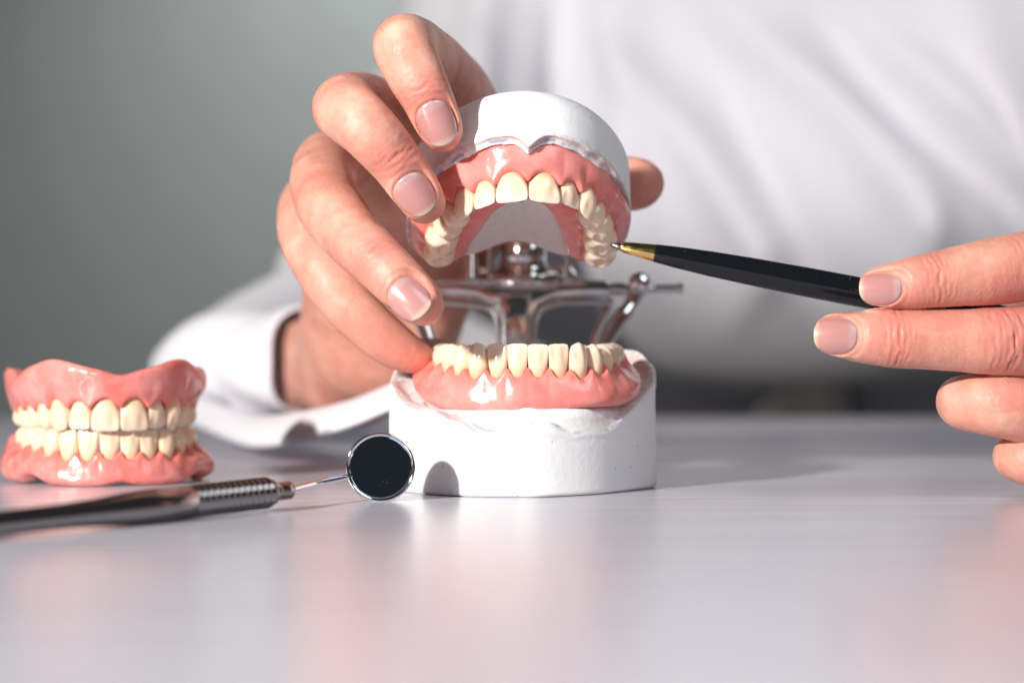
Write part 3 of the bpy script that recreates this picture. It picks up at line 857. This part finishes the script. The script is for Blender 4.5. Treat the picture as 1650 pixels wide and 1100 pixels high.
s0 = md*(g1+.75); Q = catmull(np.array([s0, s0*.5+Bp*.5+np.array([0, 0, .015]), Bp, Bp+np.array([.12, 0, .03])]), 24)
V, F = tube(Q, np.linspace(.085, .06, 24), 18); o = mesh_obj('shank', V, F, BRIGHT, dm); flip_fix(o); smooth_angle(o, 50)
mn = np.array([.10, -1, .07]); mn /= np.linalg.norm(mn)
V, F = axis_lathe(ctr-A_, mn, [(-.16, .35), (-.15, .62), (-.08, .80), (-.02, .845), (.05, .848), (.075, .835), (.08, .80), (.05, .765), (.03, .742), (.02, .70)], 72); o = mesh_obj('rim', V, F, BRIGHT, dm); flip_fix(o); smooth_angle(o, 60)
V, F = axis_lathe(ctr-A_, mn, [(.0, .745), (.045, .744), (.05, .735)], 72); o = mesh_obj('mirror_glass', V, F, GLASS, dm); flip_fix(o); smooth_angle(o, 20)

# ------------------------------------------------------------------ the person
person = empty('person', (16, 70, 0))
tag(person, 'person in a white lab coat holding the raised model and a pen', 'person')
PO = np.array([16, 70, 0.])

def build_hand(name, fingers, palm, lo, hi, h, nails, joints, tips, seed=0, extra=None):
    """fingers: list of [(px,py,d,r)...]; palm: chains; nails: list of dicts; joints: list of wrinkle centres"""
    vol = Vol(lo, hi, h)
    for ch, k in palm:
        vol.chain([P(*q[:3]) for q in ch], [q[3] for q in ch], k=k, margin=1.2)
    for ch, k in fingers:
        vol.chain([P(*q[:3]) for q in ch], [q[3] for q in ch], k=k, n=4*(len(ch)-1)+1)
    V, F = vol.mesh(3)
    Nn = vert_normals(V, F)
    # soft anatomy unevenness
    V = V+Nn*(.020*vnoise(V, 1.5, seed)+.010*vnoise(V, 3.7, seed+5))[:, None]
    groove = np.zeros(len(V)); red = .20+.20*vnoise(V, 1.1, seed)+.08*vnoise(V, 3.1, seed+2)
    for (c, ax, n, amp, sig, rad) in joints:
        c = np.asarray(c); ax = np.asarray(ax, float); ax /= np.linalg.norm(ax)
        n = np.asarray(n, float); n = n-ax*(n@ax); n /= np.linalg.norm(n); s = np.cross(ax, n)
        d = V-c; near = np.where((np.linalg.norm(d, axis=1) < rad*2.2))[0]
        if not len(near): continue
        dn = d[near]; t = dn@ax; w = dn@s; u = dn@n
        dors = ss(-.1, .5, u/rad)
        wob = .05*vnoise(V[near], 4.0, seed+t.mean())+.03*vnoise(V[near], 11.0, seed)
        tt = t*(1+.25*(w/rad)**2)+wob
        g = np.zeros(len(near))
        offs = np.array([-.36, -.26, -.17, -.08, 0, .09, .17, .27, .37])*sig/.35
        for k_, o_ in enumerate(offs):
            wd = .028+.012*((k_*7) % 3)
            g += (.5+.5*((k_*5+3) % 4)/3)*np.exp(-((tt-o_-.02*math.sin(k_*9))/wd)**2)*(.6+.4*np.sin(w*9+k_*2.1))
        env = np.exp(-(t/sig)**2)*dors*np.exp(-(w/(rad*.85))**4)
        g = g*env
        env2 = np.exp(-(t/(sig*2.2))**2)*ss(-.5, .3, u/rad)
        fine = np.sin((tt+.06*vnoise(V[near], 2.5, seed+1))*2*math.pi/.15)*(.5+.5*vnoise(V[near], 5.0, seed+9))
        V[near] += Nn[near]*(-amp*g+amp*.7*env+.14*amp*fine*env2)[:, None]
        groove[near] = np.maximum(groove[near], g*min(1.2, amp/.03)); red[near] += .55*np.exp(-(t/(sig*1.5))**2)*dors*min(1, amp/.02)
    for (c, r, am_) in tips:
        d = np.linalg.norm(V-np.asarray(c), axis=1); red += am_*np.exp(-(d/r)**2)
    nail_meshes = []
    for nl in nails:
        c = np.asarray(nl['c']); ax = np.asarray(nl['ax'], float); ax /= np.linalg.norm(ax)
        n = np.asarray(nl['n'], float); n = n-ax*(n@ax); n /= np.linalg.norm(n); s = np.cross(ax, n)
        Wn, Ln, R = nl['w']*.48, nl['l']*.49, nl['R']*.84
        # settle the nail on the flesh: highest vertex near c along n
        d = V-c; w = d@s; t = d@ax; u = d@n
        m0 = (np.abs(w) < .12) & (np.abs(t) < .12) & (u > -.2)
        h0 = u[m0].max() if m0.any() else 0.0
        c = c+n*(h0-.01); d = V-c; w = d@s; t = d@ax; u = d@n
        surf = lambda w_, t_: -(R-np.sqrt(np.maximum(R*R-w_**2, .0)))-.16*t_**2-.06*np.maximum(t_, 0)**2
        ex = 2.35
        tt = np.where(t > 0, t/Ln, t/Ln); f = (np.abs(w/Wn)**ex+np.abs(tt)**ex)**(1/ex)
        sel = (f < 1.6) & (u > -.75)
        tgt_in = surf(np.clip(w, -Wn, Wn), t)-.035
        ri = np.exp(-((f-1.12)/.09)**2)*.038*(1-.8*ss(.2, .8, tt))
        k1 = 1-ss(1.0, 1.5, f)
        newu = np.where(f < 1.0, tgt_in, tgt_in*k1+u*(1-k1)+.0)
        newu = newu+np.where(f >= 1.0, ri+.03*ss(1.0, 1.08, f)*k1, 0)
        V[sel] += (n[None]*((newu-u)*1.0)[:, None])[sel]
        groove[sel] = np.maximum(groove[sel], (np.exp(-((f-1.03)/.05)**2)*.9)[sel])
        # nail plate
        nu, nv = 29, 33
        a = np.linspace(-1, 1, nu); b = np.linspace(-1, 1, nv); Ag, Bg = np.meshgrid(a, b, indexing='ij')
        # square to superellipse
        m = np.maximum(np.abs(Ag), np.abs(Bg))+1e-9; nr_ = (np.abs(Ag)**ex+np.abs(Bg)**ex)**(1/ex)+1e-9
        sc_ = m/nr_; w_ = Ag*sc_*Wn*1.0; t_ = Bg*sc_*Ln
        t_ = t_+np.where(Bg > .6, (Bg-.6)*.12*Ln/.4*nl.get('free', 1), 0)
        edge = m
        u_ = surf(w_, t_)+.006-.05*np.clip((edge-.93)/.07, 0, 1)*(Bg < .9)
        top = c+w_[..., None]*s+t_[..., None]*ax+u_[..., None]*n
        bot = top-n*.045
        Vn = np.concatenate([top.reshape(-1, 3), bot.reshape(-1, 3)])
        Ft = grid_faces(nu, nv); Fb = grid_faces(nu, nv)[:, ::-1]+nu*nv
        ring = [i*nv for i in range(nu)]+[(nu-1)*nv+j for j in range(1, nv)]+[i*nv+nv-1 for i in range(nu-2, -1, -1)]+[j for j in range(nv-2, 0, -1)]
        Fs = np.array([(ring[i], ring[(i+1) % len(ring)], ring[(i+1) % len(ring)]+nu*nv, ring[i]+nu*nv) for i in range(len(ring))])
        al = (t_/Ln+1)/2; al = np.clip(al+.05*(w_/Wn)**2*(al-.4), 0, 1)
        nail_meshes.append((Vn, np.concatenate([Ft, Fb, Fs]), np.concatenate([al.ravel(), al.ravel()])))
    ho = mesh_obj(name, V-PO, F, SKIN, person, attrs=dict(groove=np.clip(groove, 0, 1), red=np.clip(red, 0, 1)))
    for Vn, Fn, al in nail_meshes:
        no = mesh_obj('fingernail', Vn-PO, Fn, NAIL, ho, attrs=dict(along=al)); flip_fix(no)
    return ho

# hand that grips the raised model
idx1 = [(712, 212, 57.75, .52), (703, 192, 57.6, .60), (686, 152, 57.5, .66), (666, 112, 57.6, .73), (652, 74, 58.0, .80), (690, 98, 60.4, .86), (735, 150, 63.0, .95), (760, 205, 65.0, 1.05)]
mid1 = [(684, 328, 57.7, .52), (668, 304, 57.5, .62), (632, 252, 57.3, .67), (592, 208, 57.1, .74), (556, 174, 58.0, .82), (590, 172, 60.8, .86), (640, 200, 63.5, .95), (680, 250, 65.5, 1.05)]
rng1 = [(683, 493, 56.9, .50), (664, 475, 56.8, .62), (615, 428, 57.2, .68), (568, 382, 58.0, .76), (530, 330, 59.4, .84), (520, 285, 61.5, .86), (540, 262, 64.0, .95), (600, 280, 66.5, 1.1)]
lit1 = [(672, 575, 61.2, .45), (640, 560, 61.0, .58), (590, 520, 60.8, .66), (535, 455, 61.0, .72), (498, 385, 62.0, .78), (498, 330, 64.5, .82), (545, 310, 67.0, .95)]
thb1 = [(1034, 296, 63.8, .62), (1018, 296, 64.0, .75), (950, 300, 65.0, .82), (870, 310, 66.5, .95), (780, 340, 68.5, 1.2), (700, 420, 70, 1.3)]
palm1 = [([(735, 215, 66.0, 1.1), (710, 340, 68.5, 1.3), (690, 460, 70.5, 1.4), (640, 570, 72, 1.6)], .5),
         ([(660, 255, 66.3, 1.1), (620, 380, 69, 1.3), (590, 500, 71, 1.5), (570, 600, 74, 1.7)], .6),
         ([(560, 290, 66.8, 1.1), (560, 400, 69, 1.3), (560, 500, 71.5, 1.4), (560, 600, 75, 1.6)], .6),
         ([(610, 540, 72, 1.9), (560, 580, 77, 1.75), (440, 588, 82, 1.5)], .8)]
def ax_of(ch, i, j): return P(*ch[i][:3])-P(*ch[j][:3])
def jt(ch, i, n, amp=.02, sig=.32, f=0.0):
    c = P(*ch[i][:3])*(1-f)+P(*ch[i+1][:3])*f; return (c, ax_of(ch, i, i+1), n, amp, sig, ch[i][3])
nails1 = [dict(c=P(704, 197, 57.1), ax=ax_of(idx1, 0, 2), n=(-.10, -1, .22), w=.98, l=1.12, R=.62),
          dict(c=P(669, 313, 57.0), ax=ax_of(mid1, 0, 2), n=(-.02, -1, .12), w=1.02, l=1.10, R=.68, free=.5),
          dict(c=P(658, 478, 56.2), ax=ax_of(rng1, 0, 2), n=(-.05, -1, .25), w=1.0, l=1.05, R=.64)]
joints1 = [jt(idx1, 2, (-.1, -1, .2), .045, .28), jt(mid1, 2, (0, -1, .2), .05, .34), jt(rng1, 2, (0, -1, .3), .045, .32),
           jt(idx1, 4, (-.8, -.6, .6), .01, .3), jt(rng1, 4, (-.8, -.6, .2), .018, .25)]
tips1 = [(P(712, 215, 56.8), .9, .35), (P(690, 335, 56.8), .9, .4), (P(690, 495, 56.8), 1.0, .7), (P(700, 160, 56.5), .6, .45), (P(640, 270, 56.5), .6, .3), (P(640, 440, 56.8), .6, .3), (P(640, 570, 60.5), 1.2, .6), (P(1040, 300, 63), 1.2, .3)]
K = .035
build_hand('hand', [(idx1, K), (mid1, K), (rng1, K), (lit1, K), (thb1, .4)], palm1, (-7.6, -4.2, .4), (4.4, 30, 12.8), .055, nails1, joints1, tips1, seed=2)

# hand that holds the pen
DB = 57.0
idx2 = [(1413, 464, DB, .46), (1424, 463, DB, .52), (1470, 455, DB, .64), (1530, 447, DB+.1, .72), (1600, 437, DB+.3, .84), (1680, 424, DB+.8, .88), (1790, 410, DB+2, 1.0)]
mid2 = [(1340, 539, DB+.1, .46), (1352, 540, DB+.1, .56), (1400, 543, DB+.1, .66), (1460, 546, DB+.1, .72), (1530, 548, DB+.2, .76), (1605, 549, DB+.3, .83), (1690, 549, DB+.8, .9), (1790, 545, DB+2, 1.0)]
rng2 = [(1640, 652, DB+3.4, .55), (1590, 650, DB+2.8, .62), (1552, 648, DB+1.3, .68), (1600, 652, DB+.6, .76), (1660, 660, DB+.8, .84), (1740, 668, DB+1.8, .95), (1800, 660, DB+3, 1.0)]
lit2 = [(1720, 745, DB+3.8, .5), (1660, 738, DB+2.8, .55), (1636, 736, DB+1.5, .56), (1668, 744, DB+.9, .64), (1730, 756, DB+1.5, .72), (1800, 750, DB+3, .85)]
thb2 = [(1412, 458, DB+2.55, .42), (1430, 462, DB+2.75, .55), (1500, 480, DB+3.1, .66), (1600, 520, DB+4.3, .8), (1720, 580, DB+5.5, 1.1), (1820, 620, DB+7, 1.4)]
palm2 = [([(1800, 420, DB+2.6, 1.05), (1900, 500, DB+5, 1.4), (2010, 560, DB+7.5, 1.6)], .5),
         ([(1800, 545, DB+2.6, 1.05), (1900, 560, DB+5, 1.4), (2010, 590, DB+7.5, 1.6)], .6),
         ([(1810, 660, DB+3, 1.05), (1900, 640, DB+5, 1.3), (2010, 620, DB+8, 1.6)], .6),
         ([(1820, 740, DB+3.4, .95), (1920, 690, DB+6, 1.3), (2010, 640, DB+8, 1.6)], .6)]
nails2 = [dict(c=P(1420, 464, DB-.5), ax=(-1, .08, -.02), n=(-.12, -1, .14), w=.84, l=1.05, R=.56, free=.3),
          dict(c=P(1348, 539, DB-.5), ax=(-1, .10, .03), n=(-.12, -1, .10), w=.96, l=1.08, R=.62, free=.3)]
joints2 = [jt(idx2, 2, (0, -1, .1), .055, .32, .5), jt(mid2, 3, (0, -1, .1), .06, .32, -.35), jt(idx2, 5, (0, -1, .1), .055, .6, -.3), jt(mid2, 5, (0, -1, .1), .065, .6, .0),
           jt(mid2, 6, (0, -1, .1), .015, .6), jt(rng2, 4, (0, -1, 0), .010, .5)]
tips2 = [(P(1470, 450, DB-.6), .6, .3), (P(1420, 530, DB-.6), .7, .3), (P(1640, 430, DB-.6), .9, .3), (P(1610, 548, DB-.6), 1, .35), (P(1530, 650, DB), .7, .25)]
build_hand('hand', [(thb2, .04), (idx2, K), (mid2, K), (rng2, K), (lit2, K)], palm2, (6.6, -4.2, -1.2), (22, 7.5, 4.18+3.6), .045, nails2, joints2, tips2, seed=12)

# coat: torso, shoulders and both sleeves as one cloth surface
cv = Vol((-22, 15, -28), (52, 109, 50), .58)
cv.ellipsoid((17.5, 76, 30), (25, 19, 26), k=3, margin=4)
cv.ellipsoid((17.5, 76, 11.2), (24.5, 18.5, 10.0), k=5, margin=5)
cv.ellipsoid((17.5, 98, -6), (26, 9.5, 26), k=1.5, margin=3)
cv.chain([P(900, -560, 134), P(775, 100, 125), P(580, 500, 107)], [6.0, 5.0, 4.0], k=3, margin=4, n=10)
cv.chain([P(540, 545, 102), P(400, 575, 92), P(335, 588, 86), P(400, 586, 82.5), P(478, 582, 80)], [3.6, 2.7, 2.0, 1.85, 1.7], k=1.2, margin=3, n=14)
cv.chain([P(1500, -560, 128), P(1900, 200, 112), P(2150, 640, 92)], [6.5, 5.6, 4.6], k=3, margin=4, n=10)
cv.chain([P(2150, 640, 92), P(2200, 640, 82), P(2100, 620, 72)], [4.4, 3.8, 3.2], k=1.5, margin=3, n=10)
cv.chain([P(470, 582, 80), P(520, 580, 79)], [1.5, 2.2], k=.3, margin=2, op='sub')
V, F = cv.mesh(3); Nn = vert_normals(V, F)
x, y, z = V[:, 0], V[:, 1], V[:, 2]
tor = ss(-8, -2, x)*ss(45, 52, y)
f = np.zeros(len(V))
def fold(cx, cz, ang, w, L_, amp):
    ca, sa = math.cos(ang), math.sin(ang); t = (x-cx)*ca+(z-cz)*sa; n_ = -(x-cx)*sa+(z-cz)*ca
    n_ = n_+.35*np.sin(t*.22+cx)
    w = w*.8; return amp*np.exp(-(n_/w)**2)*np.exp(-(t/L_)**4)
for a in [(-1.5, 17, 1.5, 1.2, 9, .9), (2, 15, 1.45, .9, 10, -.7), (6, 14, 1.7, 1.6, 10, .8), (10, 12, -1.0, 1.4, 9, .9), (14, 10, -1.1, 1.2, 9, -.8), (17, 14, -.85, 1.5, 9, 1.1), (21, 15, -.8, 1.2, 8, -1.2), (23.5, 14, -.75, 1.3, 8, 1.1), (20, 5, 1.5, 1.0, 6, .7), (12, 4, 1.4, 1.2, 5, .8), (4, 5, 1.3, 1.0, 6, .6)]:
    f += fold(*a)
slv = 1-ss(-9, -3, x)
f2 = .35*np.sin(x*.9+z*.5+1.2*np.sin(y*.3))+.25*np.sin(z*1.1-x*.5+y*.4)
V = V+Nn*(f*1.6*tor*ss(2.5, 10, z)+f2*slv*.9)[:, None]
V = laplace(V, F, 2)
keep = (V[F].mean(1)[:, 2] > -27)
coat = mesh_obj('coat', V-PO, F[keep], CLOTH, person)

# open cuff of the near sleeve: a flared cloth ring and its loose edge lying on the table
def cuff():
    n = 72; m = 22; th = np.linspace(0, 2*math.pi, n, endpoint=False)
    c0, c1 = P(405, 590, 82.5), P(499, 578, 79.3); ax = c1-c0; ax /= np.linalg.norm(ax)
    up = np.array([0, 0, 1.]); s = np.cross(ax, up); s /= np.linalg.norm(s); u = np.cross(s, ax)
    V = []
    for j in range(m):
        f = j/(m-1); c = c0+(c1-c0)*f
        rr = 1.75+.05*ss(0, .6, f)+.10*f
        fl = .10*np.sin(3*th+5*f)+.06*np.sin(5*th+2+3*f)
        V.append(c+((rr+fl)*np.cos(th))[:, None]*s*.9+((rr*.98+fl)*np.sin(th))[:, None]*u+ax*(.35*np.sin(th))[:, None]*f)
    V2 = V+[v-(v-(c1))*.04 for v in V[::-1][:1]]
    inner = []
    for j in range(m):
        v = V[m-1-j]; c = c0+(c1-c0)*((m-1-j)/(m-1)); inner.append(c+(v-c)*.93)
    A = np.array(V+inner); k = len(A); A = np.transpose(A, (1, 0, 2)).reshape(-1, 3)
    return A, grid_faces(n, k, closed_u=True)
V, F = cuff(); o = mesh_obj('cuff', V-PO, F, CLOTH, person); flip_fix(o)
# loose hem
hem = np.array([P(290, 650, 86), P(345, 672, 80), P(410, 694, 75), P(480, 688, 71.5), P(560, 668, 69), P(640, 636, 67.5), P(690, 622, 67)])
Q = catmull(hem, 60); 
nv = 26; a = np.linspace(0, 2*math.pi, nv, endpoint=False); rows = []
for i, q in enumerate(Q):
    t = i/59; hgt = .38+.06*math.sin(t*6); wd = .9+.25*math.sin(t*4)
    rows.append(q+np.stack([0*a, np.cos(a)*wd, np.sin(a)*hgt+.25*np.cos(a)], 1))
V = np.array(rows); V[..., 2] = np.maximum(V[..., 2], .06); V = V.reshape(-1, 3)
I, J = np.meshgrid(np.arange(59), np.arange(nv), indexing='ij'); I = I.ravel(); J = J.ravel(); J2 = (J+1) % nv
F = np.stack([I*nv+J, I*nv+J2, (I+1)*nv+J2, (I+1)*nv+J], 1)
o = mesh_obj('sleeve_hem', V-PO, F, CLOTH, person); flip_fix(o)
# dark-coloured body standing in for the shade low on the coat
tv = Vol((-4, 50.8, -30), (40, 84, 8), .6)
tv.ellipsoid((17.5, 78, -11), (3.8, 12, 17), k=1, margin=3)
V, F = tv.mesh(2); mesh_obj('coat_shade', V-PO, F, SHADECLOTH, person)

bpy.context.view_layer.update()
